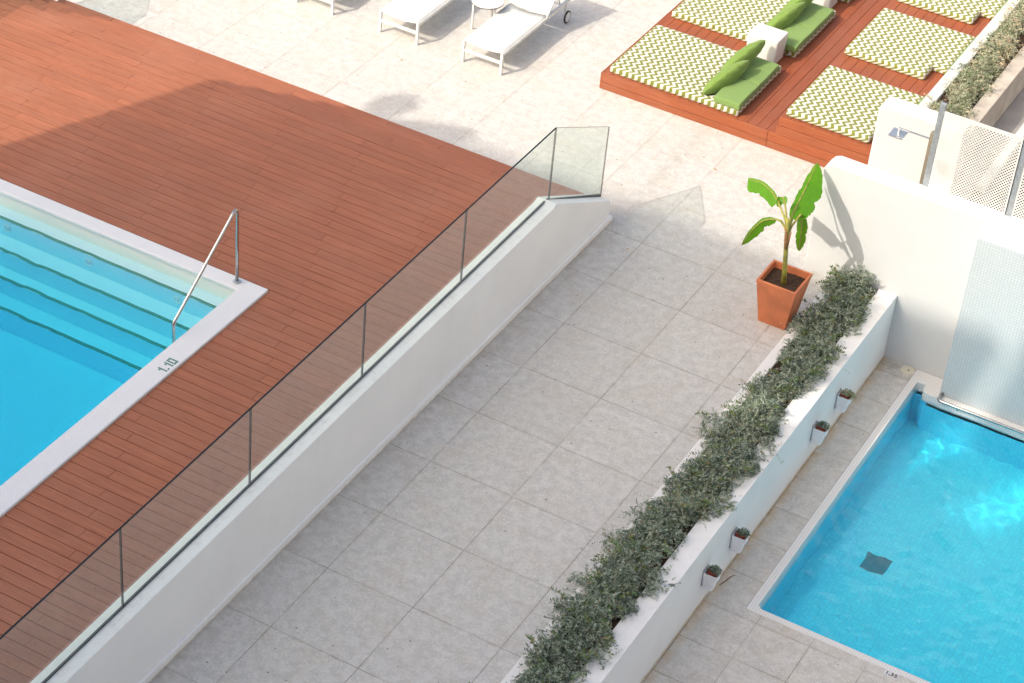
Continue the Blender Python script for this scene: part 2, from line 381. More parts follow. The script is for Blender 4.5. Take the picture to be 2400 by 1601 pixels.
# ------------------------------------------------------------------ retaining wall with glass
def low_wall(dx, label, glabel):
    t = empty('low_wall', (dx-.55, 8.16, 0), label, 'wall', 'low white walls beside the deck')
    zt = lambda yy: .985+.0125*yy
    prof = [(-14, 0), (8.17, 0), (8.17, .30), (8.14, .325), (6.63, zt(6.6)+.03), (6.55, zt(6.55)+.005), (-14, zt(-14))]
    m = MB(); m.prism(prof, dx-.81, dx-.55, 'x')
    m.build('wall_body', M['whitelow'], t, bevel=.012)
    m = MB(); m.prism([(-14, 0.002), (8.20, 0.002), (8.20, .075), (8.17, .10), (-14, .10)], dx-.549, dx-.512, 'x')
    m.build('skirting', M['whitelow'], t, bevel=.006)
    g = empty('glass_balustrade', (dx-.70, 8.16, 1.0), glabel, 'balustrade', 'glass balustrades on the low walls')
    m = MB()
    m.prism([(-14, .985+.0125*-14), (6.70, 1.069), (8.165, .30), (8.165, .352), (6.66, 1.092), (-14, .985+.0125*-14+.014)], dx-.7145, dx-.6905, 'x'); m.build('base_channel', M['gedge'], g)
    js = [-9.47, -7.43, -5.41, -3.39, -1.365, .645, 2.67, 4.69, 6.705, 8.185]
    for a, b in zip(js[:-1], js[1:]):
        m = MB(); x0, x1 = dx-.713, dx-.692; a += .004; b -= .004
        b0, b1 = .985+.0125*a, .985+.0125*b; t0, t1 = b0+.965, b1+.965
        if a > 6.6: b0, b1, t0, t1 = 1.05, .31, 2.035, 1.31
        vv_ = [(x0, a, b0), (x0, b, b1), (x0, b, t1), (x0, a, t0), (x1, a, b0), (x1, b, b1), (x1, b, t1), (x1, a, t0)]
        m.add(vv_, [(0, 3, 2, 1), (4, 5, 6, 7), (0, 1, 5, 4), (1, 2, 6, 5), (2, 3, 7, 6), (3, 0, 4, 7)]); m.m = [0, 0, 1, 1, 1, 1]
        m.build('glass_panel', [M['glass'], M['gedge']], g)
low_wall(0, 'low white rendered wall between deck and terrace, its end sloping down', 'frameless clear glass balustrade running down the middle of the scene')
low_wall(-8.55, 'low white wall at the far left edge of the deck steps', 'glass balustrade at the far left edge of the deck steps')

# ------------------------------------------------------------------ big pool
CZ = .882
XO, XI, YO, YI = -2.465, -2.745, 3.56, 3.36
m = MB()
m.prism([(-14, YI), (XI, YI), (XI, -1.6), (-14, -1.6), (-14, -1.9), (XO, -1.9), (XO, YO), (-14, YO)], CZ-.05, CZ, 'z')
cop = struct(m.build('pool_coping', M['coping'], bevel=.014))
WZ = .73
m = MB()
m.box(-14, XI+.02, YI+.03, YI+.08, .3, CZ-.051, 0); m.box(XI, XI+.03, -1.6, YI, -.7, CZ-.051, 0); m.box(-14, XI, -1.65, -1.60, -.7, CZ-.051, 1)   # walls
st = [(.65, 3.19), (.43, 2.93), (.21, 2.745), (-.01, 2.51)]
yprev = YI+.03
for i, (z, yy) in enumerate(st):
    zb = 0
    m.box(-14, XI+.005, yy, yprev+.002*i, -.7, z, 1); yprev = yy
m.box(-14, XI+.005, -1.62, yprev, -.7, -.30, 1)
for i, (z, yy) in enumerate(st):
    zb = st[i+1][0] if i < 3 else -.30
    m.add([(-14, yy-.0025, zb+.001), (XI, yy-.0025, zb+.001), (XI, yy-.0025, z-.005), (-14, yy-.0025, z-.005)], [(0, 1, 2, 3)], 2)
struct(m.build('pool_basin', [M['cream'], M['basin'], mosaic('blue riser mosaic', (.40, .72, .86), (.32, .66, .82), (.35, .62, .75), gf=.5)]))
m = MB()
for i, (z, yy) in enumerate(st):
    nseg = 160; vs = []
    for q in range(nseg+1):
        xx = -14+(XI+.001+14)*q/nseg; am = .0022+(.010 if i else .002)*max(0, min(1, (-4.4-xx)/1.6)); wv = am*(math.sin(xx*9.1+i*2)+.7*math.sin(xx*17.3+i)+.5*math.sin(xx*31+i*3))
        vs += [(xx, yy-.003+wv, z-.004), (xx, yy+.040+wv, z-.004), (xx, yy+.040+wv, z+.003), (xx, yy-.003+wv, z+.003)]
    m.add(vs, [(0, 1, 2, 3), tuple(nseg*4+j for j in range(4))]+[(q*4+j, q*4+(j+1) % 4, q*4+4+(j+1) % 4, q*4+4+j) for q in range(nseg) for j in range(4)])
struct(m.build('pool_step_nosing', M['green']))
m = MB(); m.box(-13.9, XI+.015, -1.62, YI+.045, -.65, WZ)
struct(m.build('pool_water', watermat('pool water', 1.3, (.0, .925, .995), [(3.0, .0035, .4), (9, .0006, 0)])))
# depth figures 1.10 in the mosaic
GL = {'1': ['.X', 'XX', '.X', '.X', '.X'], '.': ['.', '.', '.', '.', 'X'], '0': ['XXX', 'X.X', 'X.X', 'X.X', 'XXX']}
m = MB(); yc = 1.715
for ch in '1.10':
    g = GL[ch]
    for r_, rowt in enumerate(g):
        for c_, q in enumerate(rowt):
            if q == 'X':
                x = -2.615+r_*.0235; yy = yc+c_*.0235; m.box(x+.002, x+.0215, yy+.002, yy+.0215, CZ+.0005, CZ+.003)
    yc += (len(g[0])+.75)*.0235
fig = m.build('depth_figures', M['green'], cop)
# handrail
t = empty('pool_handrail', (-2.82, 3.465, CZ), 'bent stainless steel handrail at the corner of the large pool', 'handrail')
m = MB(); pts = [(-2.82, 3.465, CZ), (-2.82, 3.465, 1.80)]
top = Vector((-2.82, 3.44, 1.87))
pts = [(-2.82, 3.465, CZ), (-2.82, 3.465, 1.4), (-2.82, 3.465, 1.78), (-2.82, 3.456, 1.82), (-2.82, 3.43, 1.848), (-2.82, 3.39, 1.842), (-2.82, 3.36, 1.815), (-2.82, 2.33, 1.05), (-2.82, 2.305, 1.02), (-2.82, 2.30, .98), (-2.82, 2.30, .2)]
m.tube(pts, .019, 16); m.build('rail', M['steel'], t, smooth=True)
m = MB(); m.tube([(-2.82, 3.465, CZ), (-2.82, 3.465, CZ+.018), (-2.82, 3.465, CZ+.02)], [.047, .045, .03], 24); m.build('flange', M['chrome'], t, smooth=False, bevel=.003)
for i, xj in enumerate((-5.80, -4.64, -3.42)):
    m = MB(); a = [(xj+.045*math.cos(2*math.pi*q/20), 3.186, .55+.045*math.sin(2*math.pi*q/20)) for q in range(21)]
    m.tube(a, .006, 8, caps=False); m.tube([(xj, 3.1885, .55), (xj, 3.183, .55)], .018, 12)
    o = m.build('pool_jet', M['plastic'], smooth=True)
    tag(o, ['round water jet in the pool step nearest the left picture edge', 'round water jet in the pool step, second from the handrail', 'round water jet in the pool step just left of the handrail'][i], 'water jet', 'water jets in the pool steps')

# ------------------------------------------------------------------ long planter
RZ = .10
t = empty('long_planter', (2.66, 8.6, 0), 'long white rendered planter between terrace and small pool', 'planter')
m = MB(); m.box(2.262, 2.395, -14, 8.688, -.9, RZ); m.build('planter_rim', M['rim'], t, bevel=.01)
m = MB(); m.box(2.83, 3.068, -14, 8.688, -.9, RZ+.003); m.build('planter_wall', M['planter'], t, bevel=.008)
m = MB(); m.box(2.395, 2.83, -14, 8.688, -.9, RZ-.03); m.build('soil', M['soil'], t)

# ------------------------------------------------------------------ white wall, tiled pool wall
t = empty('white_wall', (2.9, 8.82, 0), 'tall white rendered wall with rounded corner at the end of the planter', 'wall')
m = MB(); m.prism([(6, -.9), (6, 1.5)]+arc(1.855+.17, 1.5-.12+.0, .12, 90, 180, 6)[:0]+[(1.98, 1.53), (1.915, 1.50), (1.87, 1.44), (1.853, 1.36), (1.853, -.9)], 8.69, 8.955, 'y')
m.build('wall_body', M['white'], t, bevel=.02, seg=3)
t = empty('tiled_wall', (5, 8.45, ZL), 'wall of small white mosaic tiles rising from the small pool', 'wall')
m = MB(); m.box(3.905, 14, 8.38, 8.689, -2.6, 1.455); m.build('wall_body', M['mosaicwall'], t, bevel=.008)

# ------------------------------------------------------------------ small pool
W2 = -.925
def rect_round(x0, x1, y0, y1, r, n=6):
    p = []
    p += arc(x0+r, y0+r, r, 180, 270, n); p += [(x1, y0)]; p += [(x1, y1)]; p += [(x0, y1)]
    return p
inner = arc(3.60+.07, 3.785+.07, .07, 180, 270, 6)+[(14, 3.785), (14, 8.30), (3.78, 8.30), (3.745, 8.31), (3.70, 8.37), (3.70, 8.44), (3.60, 8.44)]
outer = [(3.50, 3.70), (14, 3.70), (14, 8.379), (3.95, 8.379), (3.904, 8.379), (3.904, 8.689), (3.50, 8.689)]
M['coping2'] = mosaic('small pool coping mosaic', (.80, .80, .80), (.76, .76, .77), (.50, .50, .51), tile=.03, gw=.005, gf=.7)
m = MB(); m.prism([(14, 3.70), (3.50, 3.70), (3.50, 8.688), (3.904, 8.688), (3.904, 8.379), (14, 8.379), (14, 8.30), (3.80, 8.30), (3.755, 8.31), (3.72, 8.34), (3.705, 8.38), (3.705, 8.46), (3.60, 8.46)]
        +arc(3.67, 3.855, .07, 180, 270, 6)+[(14, 3.785)], -1.02, ZL+.008, 'z')
struct(m.build('small_pool_coping', M['coping2'], bevel=.012))
inner = arc(3.67, 3.855, .07, 180, 270, 6)+[(14, 3.785), (14, 8.30), (3.80, 8.30), (3.755, 8.31), (3.72, 8.34), (3.705, 8.38), (3.705, 8.46), (3.60, 8.46)]
m = MB(); n_ = len(inner); FZ = -1.55
vs = [(p[0]-.004*(p[0] < 4), p[1], -.96) for p in inner]+[(p[0]-.004*(p[0] < 4), p[1], FZ) for p in inner]
m.add(vs, [(i, (i+1) % n_, (i+1) % n_+n_, i+n_) for i in range(n_)]+[tuple(range(n_, 2*n_))])
o = m.build('small_pool_basin', M['basin2']); struct(o)
def wavy_water(name, mat, x0, x1, y0, y1, zb, zt, step):
    nx = int((x1-x0)/step)+1; ny = int((y1-y0)/step)+1; X, Y = np.meshgrid(np.linspace(x0, x1, nx), np.linspace(y0, y1, ny))
    r = np.random.RandomState(4); Z = np.zeros_like(X)
    env = .45+.55/(1+np.exp(-((X-4.2)*.9-(Y-5.6)*1.1)*2.0))+.5*np.exp(-((X-4.0)**2+(Y-7.7)**2)/.5)
    for lam, sl, n in ((1.1, .030, 4), (.55, .055, 5), (.30, .075, 7), (.17, .08, 8), (.10, .05, 8)):
        for q in range(n):
            a = r.rand()*6.283; l = lam*(.75+.5*r.rand()); kx, ky = math.cos(a)*6.283/l, math.sin(a)*6.283/l
            am = sl*l/6.283/math.sqrt(n)*1.4; ph = r.rand()*6.283
            Z += am*np.sin(kx*X+ky*Y+ph+1.4*np.sin(X*1.7+a)+1.1*np.sin(Y*2.1-a))
    Z = zt+Z*env
    vs = np.stack([X, Y, Z], -1).reshape(-1, 3).tolist(); nv = len(vs)
    fs = [(j*nx+i, j*nx+i+1, (j+1)*nx+i+1, (j+1)*nx+i) for j in range(ny-1) for i in range(nx-1)]
    rim_ = [i for i in range(nx)]+[j*nx+nx-1 for j in range(1, ny)]+[(ny-1)*nx+i for i in range(nx-2, -1, -1)]+[j*nx for j in range(ny-2, 0, -1)]
    lo = [(vs[i][0], vs[i][1], zb) for i in rim_]
    me = bpy.data.meshes.new(name); n = len(rim_)
    fs += [(rim_[(i+1) % n], rim_[i], nv+i, nv+(i+1) % n) for i in range(n)]+[tuple(nv+i for i in range(n))[::-1]]
    me.from_pydata(vs+lo, [], fs); me.materials.append(mat)
    for f in me.polygons: f.use_smooth = True
    o = bpy.data.objects.new(name, me); C.objects.link(o); return struct(o)
w2 = wavy_water('small_pool_water', watermat('small pool water', 0, None, [], True), 3.55, 9.0, 3.74, 8.50, FZ-.05, W2, .032)
sd.cycles.is_caustics_light = True; w2.cycles.is_caustics_caster = True; bpy.data.objects['small_pool_basin'].cycles.is_caustics_receiver = True
m = MB()
for i in range(9): m.box(4.10+i*.033, 4.12+i*.033, 5.62, 5.90, FZ+.002, FZ+.012)
m.box(4.09, 4.40, 5.61, 5.91, FZ+.001, FZ+.004)
o = m.build('floor_drain', plain('drain blue grey', (.05, .27, .36), .6)); tag(o, 'dark square drain grating on the floor of the small pool', 'drain')
# rail of the small pool
t = empty('pool_grab_rail', (3.94, 8.38, -.76), 'horizontal stainless steel grab rail along the tiled wall at the water', 'grab rail')
m = MB(); m.tube([(3.945, 8.38, -.79), (3.945, 8.26, -.775), (3.950, 8.225, -.772), (3.968, 8.205, -.77), (4.0, 8.20, -.77), (8.0, 8.20, -.77)], .020, 14); m.build('rail', M['steel'], t, smooth=True)
m = MB(); m.tube([(4.19, 8.20, -.775), (4.19, 8.24, -.84), (4.19, 8.38, -.86)], .009, 8); m.build('bracket', M['steel'], t, smooth=True)
# skimmer lid
m = MB(); m.tube([(3.415, 8.60, ZL), (3.415, 8.60, ZL+.007), (3.415, 8.60, ZL+.010)], [.088, .086, .075], 28)
o = m.build('access_lid', plain('cream plastic', (.68, .63, .52), .5)); tag(o, 'round cream access lid in the paving by the small pool corner', 'lid')
m = MB(); m.tube([(3.425, 8.60, ZL+.0095), (3.425, 8.60, ZL+.0115)], .012, 12); m.build('finger_hole', M['black'], o)
# 1,35 plate
t = empty('depth_sign', (5.17, 3.655, ZL), 'small white sign with black figures 1,35 beside the small pool', 'sign')
m = MB(); m.box(5.095, 5.250, 3.612, 3.702, ZL+.001, ZL+.006); m.build('plate', M['plastic'], t)
def text(name, body, size, loc, rz, mat, parent, off=.004, sx=1.0):
    cu = bpy.data.curves.new(name, 'FONT'); cu.body = body; cu.size = size; cu.align_x = 'CENTER'; cu.align_y = 'CENTER'; cu.extrude = .0012; cu.offset = off; cu.space_character = 1.12
    o = bpy.data.objects.new(name, cu); dg = bpy.context.evaluated_depsgraph_get(); C.objects.link(o)
    bpy.context.view_layer.update(); me = bpy.data.meshes.new_from_object(o.evaluated_get(bpy.context.evaluated_depsgraph_get()))
    bpy.data.objects.remove(o); me.materials.clear(); me.materials.append(mat)
    n = bpy.data.objects.new(name, me); C.objects.link(n); n.parent = parent
    g = Vector((0, 0, 0)); p = parent
    while p is not None: g += p.location; p = p.parent
    n.location = Vector(loc)-g; n.rotation_euler = (0, 0, rz); n.scale = (sx, 1, 1); return n
text('figures', '1,35', .068, (5.172, 3.657, ZL+.0075), 0, M['black'], t, .0012)

# ------------------------------------------------------------------ wall pots
def leafpatch(name, mat, n, sampler, size, parent=None, seed=1, stems=None, stemmat=None):
    r = np.random.RandomState(seed)
    P, D, S, K = sampler(r, n)           # centre, direction, size factor, colour key
    n = len(P)
    D = D/np.linalg.norm(D, axis=1, keepdims=True)
    up = r.normal(size=(n, 3))*.8+np.array([0, 0, .9]); side = np.cross(D, up); side /= np.linalg.norm(side, axis=1, keepdims=True)+1e-9
    nn_ = np.cross(side, D)
    L = (size[0]*S)[:, None]; Wd = (size[1]*S)[:, None]
    a = P-D*L*.5; b = P+side*Wd*.5+nn_*Wd*.12; c = P+D*L*.5; d = P-side*Wd*.5+nn_*Wd*.12
    V = np.stack([a, b, c, d], 1).reshape(-1, 3)
    g = Vector((0, 0, 0)); p = parent
    while p is not None: g += p.location; p = p.parent
    V = V-np.array(g)
    me = bpy.data.meshes.new(name); me.vertices.add(4*n); me.vertices.foreach_set('co', V.ravel())
    ns = 0 if stems is None else len(stems)
    me.loops.add(4*n); me.loops.foreach_set('vertex_index', np.arange(4*n)); me.polygons.add(n)
    me.polygons.foreach_set('loop_start', np.arange(n)*4); me.polygons.foreach_set('loop_total', np.full(n, 4)); me.update(calc_edges=True)
    at = me.attributes.new('rnd', 'FLOAT', 'FACE'); at.data.foreach_set('value', K.astype(np.float32))
    me.materials.append(mat); o = bpy.data.objects.new(name, me); C.objects.link(o)
    if parent is not None: o.parent = parent
    return o
M['leaf'] = leafmat('silver green leaves', [(0, (.06, .09, .06)), (.30, (.17, .23, .17)), (.72, (.52, .59, .50)), (.84, (.10, .19, .05)), (1, (.40, .28, .15))])
M['leafdry'] = leafmat('dry silver leaves', [(0, (.07, .11, .04)), (.25, (.20, .28, .13)), (.55, (.50, .54, .42)), (.85, (.62, .55, .41)), (1, (.55, .36, .22))])
M['stem'] = plain('twigs', (.50, .50, .40), .8)
pots = [((3.07, 7.05), 'white wall pot nearest the tiled wall, its plant drying out'), ((3.07, 6.34), 'white wall pot second from the tiled wall'),
        ((3.07, 4.17), 'white wall pot third from the tiled wall, above a small twig'), ((3.07, 3.47), 'white wall pot farthest from the tiled wall, lowest in the picture')]
for i, ((x, yy), lab) in enumerate(pots):
    t = empty('wall_pot', (x, yy, -.52), lab, 'wall planter', 'white pots hung on the planter wall')
    m = MB(); zt, zb = -.30, -.53
    def sec(z, f, dx=.0):
        w = .072*f; d = .155*f; r_ = .03*f; x0 = x+.012
        return [(x0, yy-w, z), (x0+d-r_, yy-w, z), (x0+d-r_*.3, yy-w+r_*.3, z), (x0+d, yy-w+r_, z), (x0+d, yy+w-r_, z), (x0+d-r_*.3, yy+w-r_*.3, z), (x0+d-r_, yy+w, z), (x0, yy+w, z)]
    A = sec(zb, .70); B = sec(zt, 1.0); Bi = [(a[0]*.9+(x+.085)*.1, a[1]*.9+yy*.1, zt) for a in B]; Ci = [(p[0], p[1], zt-.09) for p in Bi]
    m.add(A+B+Bi+Ci, [tuple(range(8))[::-1]]+[(r0*8+k, r0*8+(k+1) % 8, r0*8+8+(k+1) % 8, r0*8+8+k) for r0 in range(3) for k in range(8)]+[tuple(range(24, 32))])
    m.build('pot', M['lilac'], t, smooth=False, bevel=.006)
    m = MB(); m.box(x-.001, x+.013, yy-.066, yy+.066, -.49, -.285); m.build('bracket', M['galv'], t)
    m = MB(); m.tube([(x+.082, yy, -.45), (x+.082, yy, -.285), (x+.082, yy, -.283), (x+.082, yy, -.31)], [.045, .060, .052, .05], 18); m.build('inner_pot', M['terra2'], t, smooth=False)
    def smp(r, n, x=x, yy=yy, i=i):
        q = r.normal(size=(n, 3)); q /= np.linalg.norm(q, axis=1, keepdims=True); q *= (r.rand(n, 1)**.4)
        q[:, 2] = np.abs(q[:, 2]); P = q*np.array([.078, .068, .05])+np.array([x+.10, yy+.01, -.285])
        if i == 0: P[:n//3] += np.array([.05, .0, -.02])
        return P, r.normal(size=(n, 3))+q*1.2, .6+.8*r.rand(n), np.clip(r.rand(n)*(1.0 if i == 0 else .8), 0, 1)
    leafpatch('foliage', M['leafdry' if i == 0 else 'leaf'], 420, smp, (.020, .011), t, 10+i)

# ------------------------------------------------------------------ shrubs
def shrub_sampler(segs, wid, ztop, nspr, seed, per=12, key=lambda r, n: r.rand(n)*.85):
    def f(r, n):
        Ps, Ds, Ss, Ks, T = [], [], [], [], []
        (x0, y0), (x1, y1) = segs; L_ = math.hypot(x1-x0, y1-y0); nm = int(L_*11)
        mounds = []
        for i in range(nm):
            t = (i+r.rand())/nm; side = r.normal()*.6; side = max(-1, min(1, side))
            mounds.append((x0+(x1-x0)*t+side*wid*.52, y0+(y1-y0)*t, (.11+.10*r.rand())*(wid/.33), ztop*(.40+.60*r.rand())*(1-.35*abs(side)), key(r, 1)[0]))
        for s in range(nspr):
            mx, my, mr, mh, mk = mounds[r.randint(nm)]
            q = r.normal(size=3); q[2] = abs(q[2])*.9; q /= np.linalg.norm(q); rad = r.rand()**.35
            tip = np.array([mx+q[0]*mr*1.15*rad, my+q[1]*mr*1.15*rad, .08+q[2]*mh*rad])
            L = .06+.08*r.rand(); big = 1.0; k0 = mk*.35+key(r, 1)[0]*.65
            d = q*np.array([1, 1, .5])*.7+r.normal(size=3)*.55; d /= np.linalg.norm(d); base = tip-d*L*.8; m_ = per
            if r.rand() < .012:
                big = 1.75; L = .12+.14*r.rand(); m_ = 13; k0 = .85; sg = -1 if r.rand() < .62 else 1
                base = np.array([mx+sg*mr*.5, my, .10+mh*.6]); d = np.array([sg*(.7+.5*r.rand()), r.normal()*.7, .45+.3*r.rand()]); d /= np.linalg.norm(d)
            elif r.rand() < .09: L *= 2.2
            u = np.linspace(.12, 1, m_)[:, None]
            drop = L*(.45 if big > 1 else .15)
            pts = base+d*L*u-np.array([0, 0, 1])*(u**2)*drop
            s1 = np.cross(d, [0, 0, 1.0]); s1 /= np.linalg.norm(s1)+1e-6; sgn = np.where(np.arange(m_) % 2, 1, -1)[:, None]
            ld = d*.6+s1*sgn*1.0+np.array([0, 0, .35])+r.normal(size=pts.shape)*.35
            pts = pts+ld/np.linalg.norm(ld, axis=1, keepdims=True)*.009*big
            Ps.append(pts); Ds.append(ld); Ss.append((.7+.6*r.rand(m_))*big*(1.1-.35*u[:, 0])); Ks.append(np.clip(k0+.16*r.normal(size=m_)*(.3 if big > 1 else 1), 0, 1))
            T.append((base-d*L*.3, base+d*L*.5-np.array([0, 0, drop*.25]), base+d*L-np.array([0, 0, drop])))
        f.stems = T
        return np.concatenate(Ps), np.concatenate(Ds), np.concatenate(Ss), np.concatenate(Ks)
    return f
def shrub(name, label, segs, wid, ztop, nspr, z0, mat, seed, key, stemevery=3, size=(.021, .0085)):
    sm = shrub_sampler(segs, wid, ztop, nspr, seed, key=key)
    o = leafpatch(name, mat, 0, sm, size, None, seed)
    o.location.z = z0-.08
    tag(o, label, 'shrub', kind='stuff')
    m = MB()
    for q in sm.stems[::stemevery]: m.tube(q, .0022, 3, caps=False)
    s = m.build('twigs', M['stem'], o); s.location.z = 0
    return o
shrub('trailing_shrubs', 'grey green small-leaved shrubs spilling over the long white planter', ((2.60, -1.5), (2.63, 8.68)), .42, .31, 13500, .10, M['leaf'], 3, lambda r, n: np.where(r.rand(n) < .05, .97, .12+r.rand(n)*.66), 3, (.034, .0125))

L1 = [(1.728, 7.68, 1.465), (1.571, 7.85, 1.451), (1.363, 8.05, 1.379), (1.125, 8.25, 1.23)]
L3 = [(1.811, 7.48, 1.363), (1.676, 7.45, 1.306), (1.571, 7.42, 1.147), (1.48, 7.4, 0.912)]
L4 = [(2.017, 7.7, 1.391), (2.008, 7.85, 1.151), (1.991, 7.95, 0.903), (1.975, 8.02, 0.683)]
# ------------------------------------------------------------------ banana in its pot
PX, PY = 2.016, 7.541
t = empty('potted_banana_plant', (PX, PY, 0), 'banana plant with five large green leaves in a square terracotta pot', 'potted plant')
def sq(h, z, r=.02):
    return [(PX-h, PY-h, z), (PX+h, PY-h, z), (PX+h, PY+h, z), (PX-h, PY+h, z)]
m = MB(); zt = .61
rings = [sq(.165, 0), sq(.170, .012), sq(.243, zt-.045), sq(.249, zt-.040), sq(.250, zt), sq(.220, zt), sq(.212, zt-.10)]
m.add(sum(rings, []), [(3, 2, 1, 0)]+[(i*4+k, i*4+(k+1) % 4, i*4+4+(k+1) % 4, i*4+4+k) for i in range(len(rings)-1) for k in range(4)])
pot = m.build('pot', M['terra'], t, bevel=.008)
m = MB(); r0 = random.Random(2); nn = 14; vs = [(PX-.214+.428*i/nn, PY-.214+.428*j/nn, zt-.085+.012*r0.random()) for j in range(nn+1) for i in range(nn+1)]
m.add(vs, [(j*(nn+1)+i, j*(nn+1)+i+1, (j+1)*(nn+1)+i+1, (j+1)*(nn+1)+i) for j in range(nn) for i in range(nn)])
m.build('soil', M['soil'], pot)
def bananamat(name, c1, c2, c3):
    k = N(name); v, x, y, z = k.pos(); at = k.n('Attribute', attribute_name='rnd').outputs['Fac']
    c = k.mix(k.ramp(k.noise(v, 14, 4, .6), .3, .7), c1, c2); c = k.mix(k.ramp(at, .0, 1.0, 0, .15), c, c3)
    vein = k.math('SINE', k.math('MULTIPLY', at, 1.0))
    b = k.bsdf(c, .42, k.bump(k.noise(v, 35, 2), .08, .01), spec=.4)
    tr = k.n('BsdfTranslucent'); k.put(tr.inputs[0], k.mix(.5, c, (.45, .75, .02))); ms = k.n('MixShader'); ms.inputs[0].default_value = .35
    k.t.links.new(b.outputs[0], ms.inputs[1]); k.t.links.new(tr.outputs[0], ms.inputs[2]); k.t.links.new(ms.outputs[0], k.out.inputs[0]); return k.mat
M['ban'] = bananamat('banana leaf', (.07, .26, .012), (.10, .34, .018), (.16, .40, .03))
M['bstem'] = plain('banana stem', (.30, .29, .06), .5, var=.35, sc=14)
M['bdry'] = plain('dry banana sheath', (.30, .15, .06), .8, var=.4, sc=30)
m = MB(); m.tube([(2.031, 7.5, .515), (2.016, 7.5, .70), (2.002, 7.5, .842), (1.974, 7.5, 1.099), (1.951, 7.5, 1.29), (1.936, 7.5, 1.42)], [.034, .030, .027, .027, .024, .012], 14)
st_ = m.build('stem', M['bstem'], t, smooth=True)
m = MB(); m.tube([(1.985, 7.485, 1.02), (1.975, 7.485, 1.11), (1.96, 7.48, 1.22), (1.935, 7.48, 1.32)], [.018, .026, .020, .006], 8); m.tube([(1.995, 7.50, 1.06), (1.995, 7.50, 1.16), (2.01, 7.50, 1.26)], [.012, .016, .005], 8)
m.build('dry_sheath', M['bdry'], st_, smooth=True)
def leaf(ctrl, wl, wr, sidev, seed, blunt=.0, foldup=.0, wscale=1.0, lab=None, pet=None):
    r0 = random.Random(seed); pts = [Vector(c) for c in ctrl]
    def cr(tt):
        n = len(pts)-1; f = tt*n; i = min(int(f), n-1); u = f-i
        p0 = pts[max(i-1, 0)]; p1 = pts[i]; p2 = pts[i+1]; p3 = pts[min(i+2, n)]
        return .5*((2*p1)+(-p0+p2)*u+(2*p0-5*p1+4*p2-p3)*u*u+(-p0+3*p1-3*p2+p3)*u**3)
    n = 46; m = MB(); vs = []; W = 7; wob = [0]*(n+1); wo2 = [0]*(n+1)
    for i in range(n+1):
        wob[i] = wob[i-1]*.72+r0.gauss(0, .03) if i else 0; wo2[i] = wo2[i-1]*.72+r0.gauss(0, .03) if i else 0
        if r0.random() < .10: wob[i] -= .14
        if r0.random() < .10: wo2[i] -= .14
    for i in range(n+1):
        tt = i/n; c = cr(tt); d = (cr(min(1, tt+.02))-cr(max(0, tt-.02))).normalized(); s = Vector(sidev); s = (s-d*s.dot(d)).normalized(); nr = d.cross(s)
        prof = min(1, (tt/.16))**.75*(1 if blunt and tt < .9 else 1)*(1-max(0, (tt-.55)/.45)**2.2*(1-blunt))
        for k in range(W):
            e = (k/(W-1))*2-1; ww = (wl if e < 0 else wr)*prof*(1+(wob[i] if e < 0 else wo2[i])*abs(e))
            vs.append(c+s*(e*ww)+nr*(abs(e)**1.2)*foldup*ww+nr*.0012*math.sin(i*1.9+k)*abs(e))
    for i in range(n):
        for k in range(W-1):
            m.c = .25+.3*(i % 3 == 0)+.2*r0.random()
            m.add([vs[i*W+k], vs[i*W+k+1], vs[(i+1)*W+k+1], vs[(i+1)*W+k]], [(0, 1, 2, 3)])
    bpy_o = m.build('leaf', M['ban'], t); me = bpy_o.data
    bm = bmesh.new(); bm.from_mesh(me); bmesh.ops.remove_doubles(bm, verts=bm.verts, dist=.0002); bmesh.ops.recalc_face_normals(bm, faces=bm.faces)
    for f in bm.faces: f.smooth = True
    bm.to_mesh(me); bm.free()
    m = MB(); rr = [.010*(1-.75*i/14)+.0015 for i in range(15)]; m.tube((([Vector(q) for q in pet] if pet else []))+[cr(i/14)+Vector((0, 0, .0)) for i in range(15)], ([.014]*len(pet) if pet else [])+rr, 8)
    m.build('midrib', M['bstem'], bpy_o, smooth=True)
leaf(L1, .03, .150, (-.25,-.15,-1), 1, blunt=.75, foldup=-.1, pet=[(1.960,7.5,1.22),(1.90,7.56,1.33)])
leaf([(1.938,7.6,1.361),(1.903,7.9,1.415),(1.857,8.25,1.458),(1.81,8.6,1.546)], (.06), .20, (1,.1,-.25), 2, foldup=.12, pet=[(1.955,7.5,1.22),(1.948,7.54,1.30)])
leaf(L3, .03, .11, (.35,.1,-1), 3, foldup=-.15, pet=[(1.965,7.5,1.17),(1.93,7.5,1.28),(1.87,7.49,1.355)])
leaf(L4, .065, .065, (1,.2,.15), 4, blunt=.15, foldup=-.15, pet=[(1.97,7.5,1.18),(1.975,7.58,1.28)])
leaf([(1.853,8.05,1.28),(1.872,8.25,1.28),(1.876,8.42,1.274),(1.886,8.6,1.262)], .08, .08, (-.4,.2,1), 5, blunt=.4, foldup=.1, pet=[(1.955,7.52,1.22),(1.90,7.80,1.26)])
leaf([(1.853,7.58,1.519),(1.789,7.64,1.568),(1.749,7.68,1.473),(1.739,7.68,1.395)], .045, .045, (.8,.2,.3), 6, blunt=.3, foldup=-.2, pet=[(1.95,7.5,1.24),(1.90,7.54,1.42)])
